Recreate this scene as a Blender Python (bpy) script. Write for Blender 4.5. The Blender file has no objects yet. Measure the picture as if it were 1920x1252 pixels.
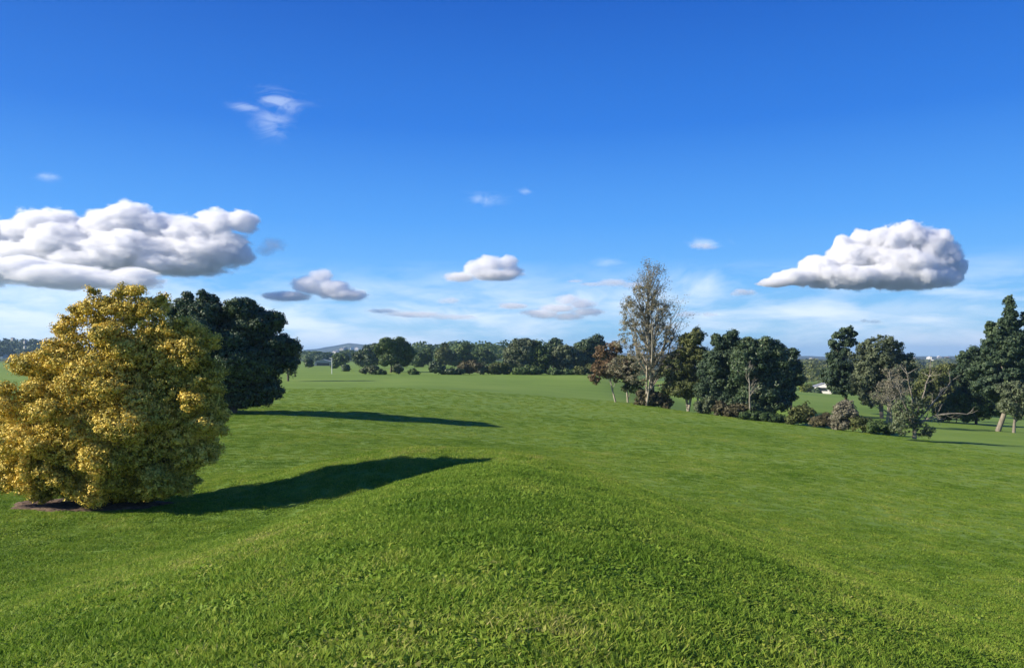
import bpy, math, os
import numpy as np
R = math.radians
C = bpy.context.scene.collection
F_PX = 1478.0                      # focal length in photograph pixels (1920 wide)
CAM_Z = 3.5
PITCH = math.atan(42.0 / F_PX)

# ------------------------------------------------------------------ terrain
def sstep(a, b, v):
    t = np.clip((v - a) / (b - a), 0, 1)
    return t * t * (3 - 2 * t)
def softplus(v, k):
    return np.where(v / k > 30, v, k * np.log1p(np.exp(np.minimum(v / k, 30))))
def vnoise(x, y, seed=0):
    xi, yi = np.floor(x), np.floor(y)
    xf, yf = x - xi, y - yi
    def h(a, b):
        n = np.sin(a * 127.1 + b * 311.7 + seed * 74.7) * 43758.5453
        return n - np.floor(n)
    u, v = xf * xf * (3 - 2 * xf), yf * yf * (3 - 2 * yf)
    return (h(xi, yi) * (1 - u) + h(xi + 1, yi) * u) * (1 - v) + (h(xi, yi + 1) * (1 - u) + h(xi + 1, yi + 1) * u) * v
def fbm(x, y, seed=0, o=4):
    s, a, t = 0, 1, 0
    for k in range(o):
        s = s + a * (vnoise(x * 2 ** k, y * 2 ** k, seed + k) - .5); t += a; a *= .5
    return s / t
CREST = np.array([(13.5, 160.), (11.8, 92.), (15.5, 79.), (23.0, 70.5), (28, 65), (32.0, 59.)])
def crest_dist(x, y):
    """signed distance beyond the edge of the mown field (positive in the dip on the right)"""
    best = np.full(np.shape(x), 1e9); sign = np.ones(np.shape(x))
    for a, b in zip(CREST[:-1], CREST[1:]):
        d = b - a; L2 = d @ d
        t = np.clip(((x - a[0]) * d[0] + (y - a[1]) * d[1]) / L2, 0, 1)
        dx, dy = x - a[0] - t * d[0], y - a[1] - t * d[1]
        q = np.hypot(dx, dy)
        side = np.where(d[0] * (y - a[1]) - d[1] * (x - a[0]) > 0, 1., -1.)
        sign = np.where(q < best, side, sign); best = np.minimum(q, best)
    return best * sign
def height(x, y):
    x = np.asarray(x, float); y = np.asarray(y, float)
    sl = .082 * softplus(x + 9, 3.0)
    sl = 14 * (1 - np.exp(-sl / 14)) * (1 + .0)
    left = 1 - sstep(95, 150, y)
    cd = crest_dist(x, y)
    beyond = sstep(0, 25, cd)
    F = -sl * (left * (1 - beyond) + beyond * (.55 + .45 * np.exp(-np.maximum(y - 80, 0) / 200)))
    F = F - sstep(0, 14, cd) * 1.5 * (1 - sstep(26, 36, x)) - 5.5 * sstep(20, 190, cd) * sstep(20, 50, x)
    F = F - .45 * np.exp(-((x + 0) / 10) ** 2 - ((y - 52) / 12) ** 2)
    F = F + .18 * fbm(x / 14, y / 14, 3, 3) * sstep(20, 40, y) + .9 * fbm(x / 90, y / 90, 9, 2) * sstep(150, 300, np.hypot(x, y))
    # the grassy mound the camera stands on, its knoll, and the low bank behind it
    T = np.interp(y, [-30, 0, 4, 10, 13, 15.3, 16.8, 19, 23], [1.8, 1.9, 1.92, 1.80, 1.66, 1.47, 1.12, .55, 0])
    xc = np.interp(y, [0, 15], [0.2, -.05])
    dx = x - xc
    WL = np.interp(y, [0, 7, 11, 15], [8.6, 7.6, 5.8, 4.4]); WR = np.interp(y, [0, 7, 10, 15], [11., 11., 9.6, 6.0])
    w = np.exp(-np.abs(np.minimum(dx, 0) / WL) ** 2.0) * softplus(1 - softplus(dx - .9, .7) / WR, .10)
    lo = .08 * softplus(x + 9, 3.0)
    K = (T + np.minimum(lo, .74) * np.clip(T / 1.5, 0, 1)) * w
    bxs, bzs = [-12, -9, -7, -5, -3, -.8, .6, 1.9, 4, 6, 8, 11], [0, .1, .42, 1.0, 1.46, 1.60, 1.68, 1.56, 1.24, .80, .32, 0]
    B0 = sum(np.interp(x + q, bxs, bzs) for q in (-.9, -.6, -.3, 0, .3, .6, .9)) / 7
    yb = 22.4 - 1.5 * softplus(x + .2, .7)
    by = np.where(y < yb, np.exp(-((y - yb) / (4.6 * (1 + .9 * sstep(-1, 2, x)))) ** 2), np.exp(-((y - yb) / (2.6 + 3.2 * sstep(-1, 3, x))) ** 2))
    B = B0 * by
    M = (np.maximum(K, 0) ** 4 + B ** 4) ** .25
    near = 1 - sstep(18, 30, y)
    M = M + near * .05 * fbm(x / 1.3, y / 1.3, 5, 3)
    return F + M
def ray(px, py):
    u, v = (px - 960) / F_PX, (626 - py) / F_PX
    c, s = math.cos(PITCH), math.sin(PITCH)
    return np.array([u, c - v * s, s + v * c])
def at(px, py, Y):
    r = ray(px, py); return np.array([0, 0, CAM_Z]) + r * (Y / r[1])
def px_x(px, Y):
    return (px - 960) / F_PX * Y
def hz(x, y):
    return float(height(np.array([x]), np.array([y]))[0])

# ------------------------------------------------------------------ objects
def tag(o, label=None, cat=None, group=None, kind=None):
    if label: o['label'] = label
    if cat: o['category'] = cat
    if group: o['group'] = group
    if kind: o['kind'] = kind
    return o
def empty(name, loc, label, cat, group=None):
    o = bpy.data.objects.new(name, None); C.objects.link(o)
    o.location = loc; o.empty_display_size = .3
    return tag(o, label, cat, group)
def link(name, me, mat, parent=None, loc=None):
    o = bpy.data.objects.new(name, me); C.objects.link(o)
    if mat: me.materials.append(mat)
    if parent: o.parent = parent
    if loc is not None: o.location = loc
    return o
def np_mesh(name, V, Fc, tint=None, smooth=False):
    """V (n,3), Fc (m,k) with k = 3 or 4"""
    V = np.asarray(V, np.float32); Fc = np.asarray(Fc, np.int32)
    me = bpy.data.meshes.new(name); k = Fc.shape[1]
    me.vertices.add(len(V)); me.vertices.foreach_set('co', V.ravel())
    me.loops.add(Fc.size); me.loops.foreach_set('vertex_index', Fc.ravel())
    me.polygons.add(len(Fc)); me.polygons.foreach_set('loop_start', np.arange(0, Fc.size, k, dtype=np.int32))
    me.polygons.foreach_set('loop_total', np.full(len(Fc), k, np.int32))
    if smooth: me.polygons.foreach_set('use_smooth', np.ones(len(Fc), bool))
    me.update(calc_edges=True)
    if tint is not None:
        a = me.attributes.new('tint', 'FLOAT', 'FACE'); a.data.foreach_set('value', np.asarray(tint, np.float32))
    return me
def norm(v):
    return v / (np.linalg.norm(v, axis=-1, keepdims=True) + 1e-9)
def leaf_mesh(name, P, N, S, tint, aspect=.55):
    """one small pointed leaf spray (a kite folded along its rib) per point"""
    n = len(P); rng = np.random.default_rng(n)
    N = norm(N); a = norm(np.cross(N, rng.normal(size=(n, 3)))); b = np.cross(N, a)
    S = S[:, None]
    v0 = P - a * S; v1 = P + b * S * aspect + N * S * .18; v2 = P + a * S; v3 = P - b * S * aspect + N * S * .18
    V = np.stack([v0, v1, v2, v3], 1).reshape(-1, 3)
    return np_mesh(name, V, np.arange(4 * n).reshape(n, 4), tint)
def tubes_mesh(name, paths, sides=6):
    """paths: list of (points (k,3), radii (k,))"""
    Vs, Fs, o = [], [], 0
    for P, rad in paths:
        P = np.asarray(P, float); rad = np.asarray(rad, float); k = len(P)
        sd = sides if rad[0] > .05 else (5 if rad[0] > .02 else 3)
        T = norm(np.gradient(P, axis=0)); ref = np.array([0, 1, 0]) if abs(T[0][1]) < .8 else np.array([1, 0, 0])
        A = norm(np.cross(T, ref)); B = np.cross(T, A)
        ang = np.arange(sd) / sd * 2 * np.pi
        ring = P[:, None] + rad[:, None, None] * (np.cos(ang)[None, :, None] * A[:, None] + np.sin(ang)[None, :, None] * B[:, None])
        Vs.append(ring.reshape(-1, 3))
        i = np.arange(k - 1)[:, None] * sd; j = np.arange(sd)[None]; j2 = (j + 1) % sd
        Fs.append((np.stack([i + j, i + j2, i + sd + j2, i + sd + j], -1).reshape(-1, 4)) + o)
        o += k * sd
    return np_mesh(name, np.concatenate(Vs), np.concatenate(Fs), smooth=True)
class MB:
    def __init__(s): s.v, s.f = [], []
    def box(s, a, b):
        o = len(s.v); (x0, y0, z0), (x1, y1, z1) = a, b
        s.v += [(x0, y0, z0), (x1, y0, z0), (x1, y1, z0), (x0, y1, z0), (x0, y0, z1), (x1, y0, z1), (x1, y1, z1), (x0, y1, z1)]
        s.f += [tuple(o + i for i in q) for q in ((0, 3, 2, 1), (4, 5, 6, 7), (0, 1, 5, 4), (1, 2, 6, 5), (2, 3, 7, 6), (3, 0, 4, 7))]
    def poly(s, pts):
        o = len(s.v); s.v += list(pts); s.f.append(tuple(range(o, o + len(pts))))
    def build(s, name, mat, parent=None, loc=None):
        me = bpy.data.meshes.new(name); me.from_pydata(s.v, [], s.f); me.update()
        return link(name, me, mat, parent, loc)

# ------------------------------------------------------------------ materials
def new_mat(name):
    m = bpy.data.materials.new(name); m.use_nodes = True; nt = m.node_tree
    for n in list(nt.nodes): nt.nodes.remove(n)
    out = nt.nodes.new('ShaderNodeOutputMaterial')
    return m, nt, out
def nd(nt, t, **kw):
    n = nt.nodes.new(t)
    for k, v in kw.items():
        if hasattr(n, k): setattr(n, k, v)
        else: n.inputs[k.replace('_', ' ')].default_value = v
    return n
def ramp(nt, stops, src):
    n = nt.nodes.new('ShaderNodeValToRGB'); e = n.color_ramp.elements
    while len(e) < len(stops): e.new(.5)
    for el, (p, c) in zip(e, stops):
        el.position = p; el.color = (*c, 1)
    nt.links.new(src, n.inputs['Fac']); return n
def mix(nt, a, b, fac, mode='MIX'):
    n = nt.nodes.new('ShaderNodeMix'); n.data_type = 'RGBA'; n.blend_type = mode
    for sock, v in ((n.inputs['Factor'], fac), (n.inputs['A'], a), (n.inputs['B'], b)):
        if hasattr(v, 'is_linked') or hasattr(v, 'links'): nt.links.new(v, sock)
        elif isinstance(v, (int, float)): sock.default_value = v
        else: sock.default_value = (*v, 1)
    return n.outputs['Result']
def math_n(nt, op, a, b=None, clamp=False):
    n = nt.nodes.new('ShaderNodeMath'); n.operation = op; n.use_clamp = clamp
    for i, v in enumerate((a, b)):
        if v is None: continue
        if isinstance(v, (int, float)): n.inputs[i].default_value = v
        else: nt.links.new(v, n.inputs[i])
    return n.outputs[0]
def noise(nt, scale, vec=None, detail=4, rough=.55, dist=0):
    n = nd(nt, 'ShaderNodeTexNoise', Scale=scale, Detail=detail, Roughness=rough, Distortion=dist)
    if vec is not None: nt.links.new(vec, n.inputs['Vector'])
    return n.outputs['Fac']
def leaf_mat(name, stops, transl=.25, patch=1.0, rough=.6):
    m, nt, out = new_mat(name); L = nt.links.new
    at_ = nd(nt, 'ShaderNodeAttribute', attribute_name='tint')
    geo = nd(nt, 'ShaderNodeNewGeometry')
    nz = noise(nt, patch, geo.outputs['Position'], 2)
    f = math_n(nt, 'ADD', at_.outputs['Fac'], math_n(nt, 'MULTIPLY', math_n(nt, 'SUBTRACT', nz, .5), .9), True)
    col = ramp(nt, stops, f).outputs['Color']
    p = nd(nt, 'ShaderNodeBsdfPrincipled', Roughness=rough); L(col, p.inputs['Base Color'])
    p.inputs['Specular IOR Level'].default_value = .25
    t = nd(nt, 'ShaderNodeBsdfTranslucent'); L(col, t.inputs['Color'])
    ms = nd(nt, 'ShaderNodeMixShader', Fac=transl); L(p.outputs[0], ms.inputs[1]); L(t.outputs[0], ms.inputs[2])
    L(ms.outputs[0], out.inputs['Surface'])
    return m
def bark_mat(name, a, b, scale=6.0):
    m, nt, out = new_mat(name); L = nt.links.new
    tc = nd(nt, 'ShaderNodeTexCoord'); mp = nd(nt, 'ShaderNodeMapping'); mp.inputs['Scale'].default_value = (1, 1, .25)
    L(tc.outputs['Object'], mp.inputs['Vector'])
    nz = noise(nt, scale, mp.outputs[0], 5)
    p = nd(nt, 'ShaderNodeBsdfPrincipled', Roughness=.9); L(ramp(nt, [(.3, a), (.7, b)], nz).outputs['Color'], p.inputs['Base Color'])
    bm = nd(nt, 'ShaderNodeBump', Strength=.5, Distance=.03); L(nz, bm.inputs['Height']); L(bm.outputs[0], p.inputs['Normal'])
    L(p.outputs[0], out.inputs['Surface']); return m
def plain_mat(name, a, b=None, rough=.7, scale=3.0):
    m, nt, out = new_mat(name); L = nt.links.new
    p = nd(nt, 'ShaderNodeBsdfPrincipled', Roughness=rough)
    geo = nd(nt, 'ShaderNodeNewGeometry')
    L(ramp(nt, [(.3, a), (.7, b or tuple(c * .8 for c in a))], noise(nt, scale, geo.outputs['Position'])).outputs['Color'], p.inputs['Base Color'])
    L(p.outputs[0], out.inputs['Surface']); return m

M_YEL = leaf_mat('golden foliage', [(0, (.13, .12, .02)), (.3, (.42, .34, .045)), (.6, (.76, .58, .10)), (1, (.86, .62, .14))], .08, 1.1)
M_DARK = leaf_mat('glossy dark green foliage', [(0, (0.019, 0.039, 0.022)), (.6, (0.054, 0.092, 0.043)), (1, (0.132, 0.168, 0.075))], .10, .5, .45)
M_PINE = leaf_mat('pine needles', [(0, (0.022, 0.045, 0.027)), (.6, (0.050, 0.084, 0.043)), (1, (0.101, 0.140, 0.062))], .12, .4)
M_OLIVE = leaf_mat('olive foliage', [(0, (0.046, 0.061, 0.021)), (.6, (0.098, 0.121, 0.037)), (1, (0.169, 0.176, 0.057))], .2, .4)
M_GREY = leaf_mat('grey green foliage', [(0, (0.054, 0.075, 0.041)), (.6, (0.108, 0.137, 0.071)), (1, (0.180, 0.208, 0.115))], .2, .4)
M_MID = leaf_mat('mid green foliage', [(0, (0.029, 0.057, 0.021)), (.6, (0.065, 0.111, 0.032)), (1, (0.130, 0.176, 0.052))], .2, .4)
M_BROWN = leaf_mat('brownish autumn foliage', [(0, (.055, .052, .028)), (.6, (.11, .10, .052)), (1, (.17, .15, .08))], .25, .5)
M_RED = leaf_mat('russet foliage', [(0, (.06, .055, .03)), (.5, (.16, .11, .06)), (1, (.24, .15, .085))], .25, .6)
M_LIME = leaf_mat('yellow green foliage', [(0, (.08, .11, .02)), (1, (.26, .28, .05))], .25, .4)
M_STRAW = leaf_mat('dry grey twiggy foliage', [(0, (0.110, 0.103, 0.071)), (1, (0.258, 0.245, 0.171))], .2, .5)
M_BARK = bark_mat('grey brown bark', (.06, .045, .03), (.13, .10, .07))
M_PALE = bark_mat('pale bark', (.22, .19, .14), (.42, .38, .30))
M_MBARK = bark_mat('weathered bark', (.13, .11, .085), (.27, .24, .19))
M_TWIG = bark_mat('grey twigs', (.13, .12, .092), (.24, .225, .18))

# ------------------------------------------------------------------ tree builders
def unit(rng, n):
    return norm(rng.normal(size=(n, 3)))
def crown_leaves(rng, lobes, n_clump, lpc, clump_r, leaf, inner=.25, flat=.75, shell=(.78, 1.03), up=.0):
    lobes = np.asarray(lobes, float)                       # cx cy cz rx ry rz
    area = (lobes[:, 3] * lobes[:, 5] + lobes[:, 4] * lobes[:, 5] + lobes[:, 3] * lobes[:, 4])
    k = rng.choice(len(lobes), n_clump * 3, p=area / area.sum())
    d = unit(rng, len(k)); d[:, 2] += up * rng.random(len(k)); d = norm(d)
    P = lobes[k, :3] + d * lobes[k, 3:] * rng.uniform(*shell, (len(k), 1))
    q = np.min(np.linalg.norm((P[:, None] - lobes[None, :, :3]) / lobes[None, :, 3:], axis=2) + 10 * (np.arange(len(lobes))[None] == k[:, None]), 1)
    keep = np.where(q > .82)[0][:n_clump]
    P, d = P[keep], d[keep]; n = len(P)
    cr = clump_r * rng.uniform(.55, 1.35, n)
    dirs = unit(rng, n * lpc).reshape(n, lpc, 3) + d[:, None] * .45
    rad = rng.random((n, lpc, 1)) ** .45
    L = P[:, None] + norm(dirs) * rad * cr[:, None, None] * np.array([1, 1, flat])
    N = norm(dirs) * .8 + d[:, None] * .5 + rng.normal(size=(n, lpc, 3)) * .45
    ct = rng.normal(.5, .16, n)
    tint = np.clip(ct[:, None] + rng.normal(0, .16, (n, lpc)), 0, 1)
    S = leaf * rng.uniform(.6, 1.3, (n, lpc))
    L, N, tint, S = L.reshape(-1, 3), N.reshape(-1, 3), tint.ravel(), S.ravel()
    ni = int(len(L) * inner)
    if ni:
        k = rng.choice(len(lobes), ni, p=area / area.sum())
        Pi = lobes[k, :3] + unit(rng, ni) * lobes[k, 3:] * rng.uniform(.35, .85, (ni, 1))
        L = np.concatenate([L, Pi]); N = np.concatenate([N, rng.normal(size=(ni, 3))])
        tint = np.concatenate([tint, np.clip(rng.normal(.4, .2, ni), 0, 1)]); S = np.concatenate([S, leaf * rng.uniform(1.2, 2.2, ni)])
    return L, N, S, tint
def limb(rng, a, b, r0, r1, sag=.12, n=6):
    a, b = np.asarray(a, float), np.asarray(b, float); t = np.linspace(0, 1, n)[:, None]
    L = np.linalg.norm(b - a); off = rng.normal(size=(1, 3)) * L * sag
    P = a + (b - a) * t + off * np.sin(t * np.pi) + np.array([0, 0, 1]) * L * .08 * np.sin(t * np.pi)
    return P, r0 + (r1 - r0) * t[:, 0] ** .8
def px_lobes(spec, root, Y):
    """spec rows: px, py, rx_px, rz_px [, depth offset m [, ry m]]"""
    out = []
    for s in spec:
        s = list(s); px, py, rx, rz = s[:4]; dy = s[4] if len(s) > 4 else 0.
        y = Y + dy; p = at(px, py, y); sc = y / F_PX
        ry = s[5] if len(s) > 5 else max(rx, rz) * sc * .9
        out.append((p[0] - root[0], p[1] - root[1], p[2] - root[2], rx * sc, ry, rz * sc))
    return out
def scatter_lobes(rng, spec, n, k=.45, out=1.0):
    """surround each given lobe with n smaller ones so that the outline gets uneven"""
    res = list(spec)
    for (x, y, z, rx, ry, rz) in spec:
        for _ in range(n):
            d = unit(rng, 1)[0]; s = rng.uniform(.45, 1.25) * k; r = (rx * ry * rz) ** (1 / 3) * s
            o_ = out * rng.uniform(.78, 1.0)
            res.append((x + d[0] * rx * o_, y + d[1] * ry * o_, z + d[2] * rz * o_, r * rng.uniform(.9, 1.4), r * rng.uniform(.9, 1.4), r * .8))
    return res
TREE_N = [0]
def tree(name, label, cat, Y, base, spec, leafm, barkm=None, trunk_r=.2, leaf_px=1.25, dens=1.0, sub=5, subk=.42, group=None, limbs=6,
         inner=.35, clump_px=5.0, flat=.75, forks=1, trunk_top=.75, crown_name='crown', trunk_name='trunk', extra=None, sink=.15, up=.2, base_y=None, core=.84, lpc_=26, deep=1.0):
    TREE_N[0] += 1; rng = np.random.default_rng(100 + TREE_N[0])
    x = px_x(base, Y); z = hz(x, Y)
    if base_y is not None: z = at(base, base_y, Y)[2]
    root = np.array([x, Y, z]); e = empty(name, root, label, cat, group)
    m = Y / 788.0                                           # metres per pixel of the 1024 render
    lob = [(l[0], l[1] * deep, l[2], l[3], l[4] * deep, l[5]) for l in px_lobes(spec, root, Y)]; full = scatter_lobes(rng, [(l[0], l[1], l[2], l[3] * core, l[4] * core, l[5] * core) for l in lob], sub, subk / core, 1 / core) if sub else lob
    clump = clump_px * m; leaf = leaf_px * m
    A = sum(4 * 3.14 * ((l[3] * l[4]) ** 1.6 / 3 + (l[3] * l[5]) ** 1.6 / 3 + (l[4] * l[5]) ** 1.6 / 3) ** (1 / 1.6) for l in lob)
    lpc = lpc_
    nc = int(min(6000, max(30, dens * 1.5 * A / (clump ** 2 * 2.2))))
    Lp, N, S, tint = crown_leaves(rng, full, nc, lpc, clump, leaf, inner, flat, up=up)
    if trunk_r:
        lobs = sorted(lob, key=lambda l: -l[2]); top = max(l[2] for l in lob); paths = []
        cx = sum(l[0] for l in lob) / len(lob); cy = sum(l[1] for l in lob) / len(lob)
        tt = np.array([cx, cy, top * trunk_top]); fs = []
        for f in range(forks):
            o = rng.normal(size=3) * np.array([.11, .14, 0]) * (forks > 1) * top
            pth = limb(rng, (o[0] * .05, o[1] * .05, -sink), tt + o, trunk_r * (1 if forks == 1 else .75), trunk_r * .25, .05, 9); paths.append(pth); fs.append(pth)
        for i in range(min(limbs, max(len(full), 1))):
            l = lob[i % len(lob)]
            pth = fs[i % len(fs)]; h = np.clip(l[2] * .6 / top, .15, .8); k = int(h * 8)
            q_ = pth[0][k]; paths.append(limb(rng, q_, q_ + (np.array(l[:3]) - q_) * .85, pth[1][k] * .6, trunk_r * .08, .06))
        link(trunk_name, tubes_mesh(trunk_name, paths), barkm or M_BARK, e)
    link(crown_name, leaf_mesh(crown_name, Lp, N, S, tint), leafm, e)
    return e
def branches(rng, p, d, L, r, depth, paths, tips, spread=.6, trop=.25, nkid=5, wob=.14):
    n = 6 if depth > 1 else 4; P = [np.array(p)]; d = norm(np.array(d, float))
    for i in range(n):
        d = norm(d + rng.normal(size=3) * wob + np.array([0, 0, trop * .25])); P.append(P[-1] + d * L / n)
    rad = r * (1 - .75 * np.linspace(0, 1, n + 1)); paths.append((np.array(P), rad))
    if depth == 0:
        tips.append((P[-1], d)); tips.append((P[-2], d)); return
    for k in range(nkid):
        t = rng.uniform(.3, 1.0); i = min(int(t * n), n - 1); q = P[i] + (P[i + 1] - P[i]) * (t * n - i)
        side = norm(np.cross(d, rng.normal(size=3))); nd_ = norm(d * (1 - spread) + side * spread)
        branches(rng, q, nd_, L * rng.uniform(.4, .62) * (1.15 - .5 * t), rad[i] * .55, depth - 1, paths, tips, spread, trop, max(3, nkid - 1), wob)
    tips.append((P[-1], d))

# ------------------------------------------------------------------ ground
def ground_material():
    m, nt, out = new_mat('mown grass ground'); L = nt.links.new
    geo = nd(nt, 'ShaderNodeNewGeometry'); pos = geo.outputs['Position']
    mp = nd(nt, 'ShaderNodeMapping'); mp.inputs['Scale'].default_value = (.35, 1, 1); mp.inputs['Rotation'].default_value = (0, 0, R(8)); L(pos, mp.inputs['Vector'])
    big = noise(nt, .05, mp.outputs[0], 4, .6); midn = noise(nt, .45, mp.outputs[0], 5, .65); fine = noise(nt, 6.0, pos, 5, .7)
    s = math_n(nt, 'ADD', math_n(nt, 'MULTIPLY', big, .45), math_n(nt, 'ADD', math_n(nt, 'MULTIPLY', midn, .35), math_n(nt, 'MULTIPLY', fine, .2)))
    col = ramp(nt, [(.36, (.098, .170, .024)), (.50, (.142, .225, .034)), (.63, (.195, .265, .050))], s).outputs['Color']
    # far pasture and woodland floor beyond the park
    w = nd(nt, 'ShaderNodeSeparateXYZ'); L(pos, w.inputs[0])
    dist = nd(nt, 'ShaderNodeVectorMath', operation='LENGTH'); L(pos, dist.inputs[0])
    far = math_n(nt, 'DIVIDE', math_n(nt, 'SUBTRACT', dist.outputs['Value'], 420), 300, True)
    fn = noise(nt, .006, pos, 5, .6)
    farcol = ramp(nt, [(.42, (.022, .040, .020)), (.52, (.035, .055, .024)), (.60, (.085, .125, .04)), (.72, (.10, .11, .05))], fn).outputs['Color']
    col = mix(nt, col, farcol, far)
    p = nd(nt, 'ShaderNodeBsdfPrincipled', Roughness=.9); p.inputs['Specular IOR Level'].default_value = .15
    L(col, p.inputs['Base Color'])
    b = nd(nt, 'ShaderNodeBump', Strength=.4, Distance=.035); L(math_n(nt, 'ADD', noise(nt, 9.0, pos, 6, .75), math_n(nt, 'MULTIPLY', midn, .5)), b.inputs['Height'])
    L(b.outputs[0], p.inputs['Normal']); L(p.outputs[0], out.inputs['Surface'])
    return m
M_GROUND = ground_material()
def build_ground():
    nA = 720; rr = np.concatenate([[.4, .9, 1.5, 2.0], np.geomspace(2.4, 9000, 330)])
    th = np.arange(nA) / nA * 2 * np.pi
    X = rr[:, None] * np.sin(th)[None]; Y = rr[:, None] * np.cos(th)[None]
    Z = height(X, Y)
    V = np.concatenate([np.stack([X, Y, Z], -1).reshape(-1, 3), [[0, 0, hz(0, 0)]]])
    i = np.arange(len(rr) - 1)[:, None] * nA; j = np.arange(nA)[None]; j2 = (j + 1) % nA
    Fq = np.stack([i + j, i + nA + j, i + nA + j2, i + j2], -1).reshape(-1, 4)
    me = np_mesh('ground', V, Fq, smooth=True)
    o = link('ground', me, M_GROUND); tag(o, kind='structure')
build_ground()

# hills on the horizon
def hills(name, Yc, prof, depth, mat, seed):
    """prof: (px, py of the ridge line)"""
    px = np.linspace(prof[0][0], prof[-1][0], 420); ridge = np.interp(px, [p[0] for p in prof], [p[1] for p in prof])
    top = CAM_Z + (668 - ridge) / F_PX * Yc
    X0 = (px - 960) / F_PX * Yc
    top = top + 6 * fbm(X0 / 120, X0 * 0 + seed, seed, 5) * (Yc / 3000)
    rows = np.linspace(-1, 1, 25); V = []
    for t in rows:
        y = Yc + t * depth; k = (1 + math.cos(t * math.pi)) / 2
        z = -14 + (top + 14) * k + (5 * fbm(X0 / 90, np.full_like(X0, y / 90), seed + 2, 4)) * k * (1 - abs(k - .5))
        V.append(np.stack([X0 * (y / Yc), np.full_like(X0, y), z], -1))
    V = np.stack(V).reshape(-1, 3); n = len(px)
    i = np.arange(len(rows) - 1)[:, None] * n; j = np.arange(n - 1)[None]
    Fq = np.stack([i + j, i + j + 1, i + n + j + 1, i + n + j], -1).reshape(-1, 4)
    o = link(name, np_mesh(name, V, Fq, smooth=True), mat); tag(o, kind='structure'); return o
def hill_mat():
    m, nt, out = new_mat('wooded hills'); L = nt.links.new
    geo = nd(nt, 'ShaderNodeNewGeometry'); a = noise(nt, .012, geo.outputs['Position'], 6, .7)
    p = nd(nt, 'ShaderNodeBsdfPrincipled', Roughness=1.); L(ramp(nt, [(.4, (.010, .020, .012)), (.58, (.020, .034, .018)), (.70, (.06, .08, .035))], a).outputs['Color'], p.inputs['Base Color'])
    L(p.outputs[0], out.inputs['Surface']); return m
M_HILL = hill_mat()
hills('hills', 3300, [(-300, 664), (200, 660), (560, 656), (600, 653), (640, 646), (655, 643), (700, 648), (760, 652), (850, 650), (930, 650), (1000, 655), (1100, 660), (1300, 665), (1480, 668), (1560, 667.5), (1700, 668), (1780, 667), (1850, 668), (2200, 666)], 700, M_HILL, 1)
hills('hills', 2100, [(-300, 664), (300, 662), (560, 661), (640, 657), (760, 659), (900, 660), (1100, 665), (1480, 671), (1560, 672), (1690, 671), (1780, 669.5), (1900, 671), (2200, 670)], 420, M_HILL, 5)

# woods too far off to count: many small crowns in one mass, each with uneven leafy faces
def wood(name, label, spots, mat, seed, lpt=420, leaf=1.0):
    rng = np.random.default_rng(seed); Ls, Ns, Ss, Ts = [], [], [], []
    for (x, y, r, h) in spots:
        z = hz(x, y); n = lpt; d = unit(rng, n); d[:, 2] = np.abs(d[:, 2]) * 1.1 - .1
        rad = 1 - .25 * rng.random((n, 1))
        Ls.append(np.array([x, y, z + h * .35]) + d * rad * np.array([r, r, h * .65])); Ns.append(d + .5 * rng.normal(size=(n, 3)))
        Ss.append(leaf * (y / 788) * rng.uniform(.9, 1.7, n)); Ts.append(np.clip(rng.normal(.5, .15, n) + rng.normal() * .18, 0, 1))
    o = link(name, leaf_mesh(name, np.concatenate(Ls), np.concatenate(Ns), np.concatenate(Ss), np.concatenate(Ts), .8), mat)
    tag(o, label, 'woodland', kind='stuff')
rngw = np.random.default_rng(7)
def wood_spots(n, px0, px1, Y0, Y1, r, h):
    out = []
    for _ in range(n):
        Y = rngw.uniform(Y0, Y1); px = rngw.uniform(px0, px1); s = rngw.uniform(.7, 1.3)
        out.append((px_x(px, Y), Y, r * s, h * s * rngw.uniform(.85, 1.15)))
    return out
# dark wooded rise beyond the field on the left
spots = []
for _ in range(150):
    px = rngw.uniform(-160, 112); Y = rngw.uniform(660, 800)
    top = np.interp(px, [-160, 0, 60, 75, 100, 112], [626, 627, 627, 633, 634, 655])
    h = (668 - top) / F_PX * Y + 3.5; t = (Y - 660) / 140
    spots.append((px_x(px, Y), Y, rngw.uniform(6, 10), h * (.5 + .5 * t) * rngw.uniform(.86, 1.0)))
wood('distant_wood', 'dark wood on the rise beyond the field at the left edge', spots, M_PINE, 21, 420, .9)
wood('distant_wood', 'mixed woods in the distance behind the trees at the far edge of the field', wood_spots(60, 540, 730, 520, 1100, 7, 6) + wood_spots(170, 730, 1200, 380, 1100, 8, 10), M_MID, 22)
wood('distant_wood', 'brown and green woods down in the valley beyond the white house', wood_spots(120, 1380, 1980, 330, 560, 7, 9) + wood_spots(170, 1380, 1980, 560, 1500, 9, 10), M_OLIVE, 23)

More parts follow.
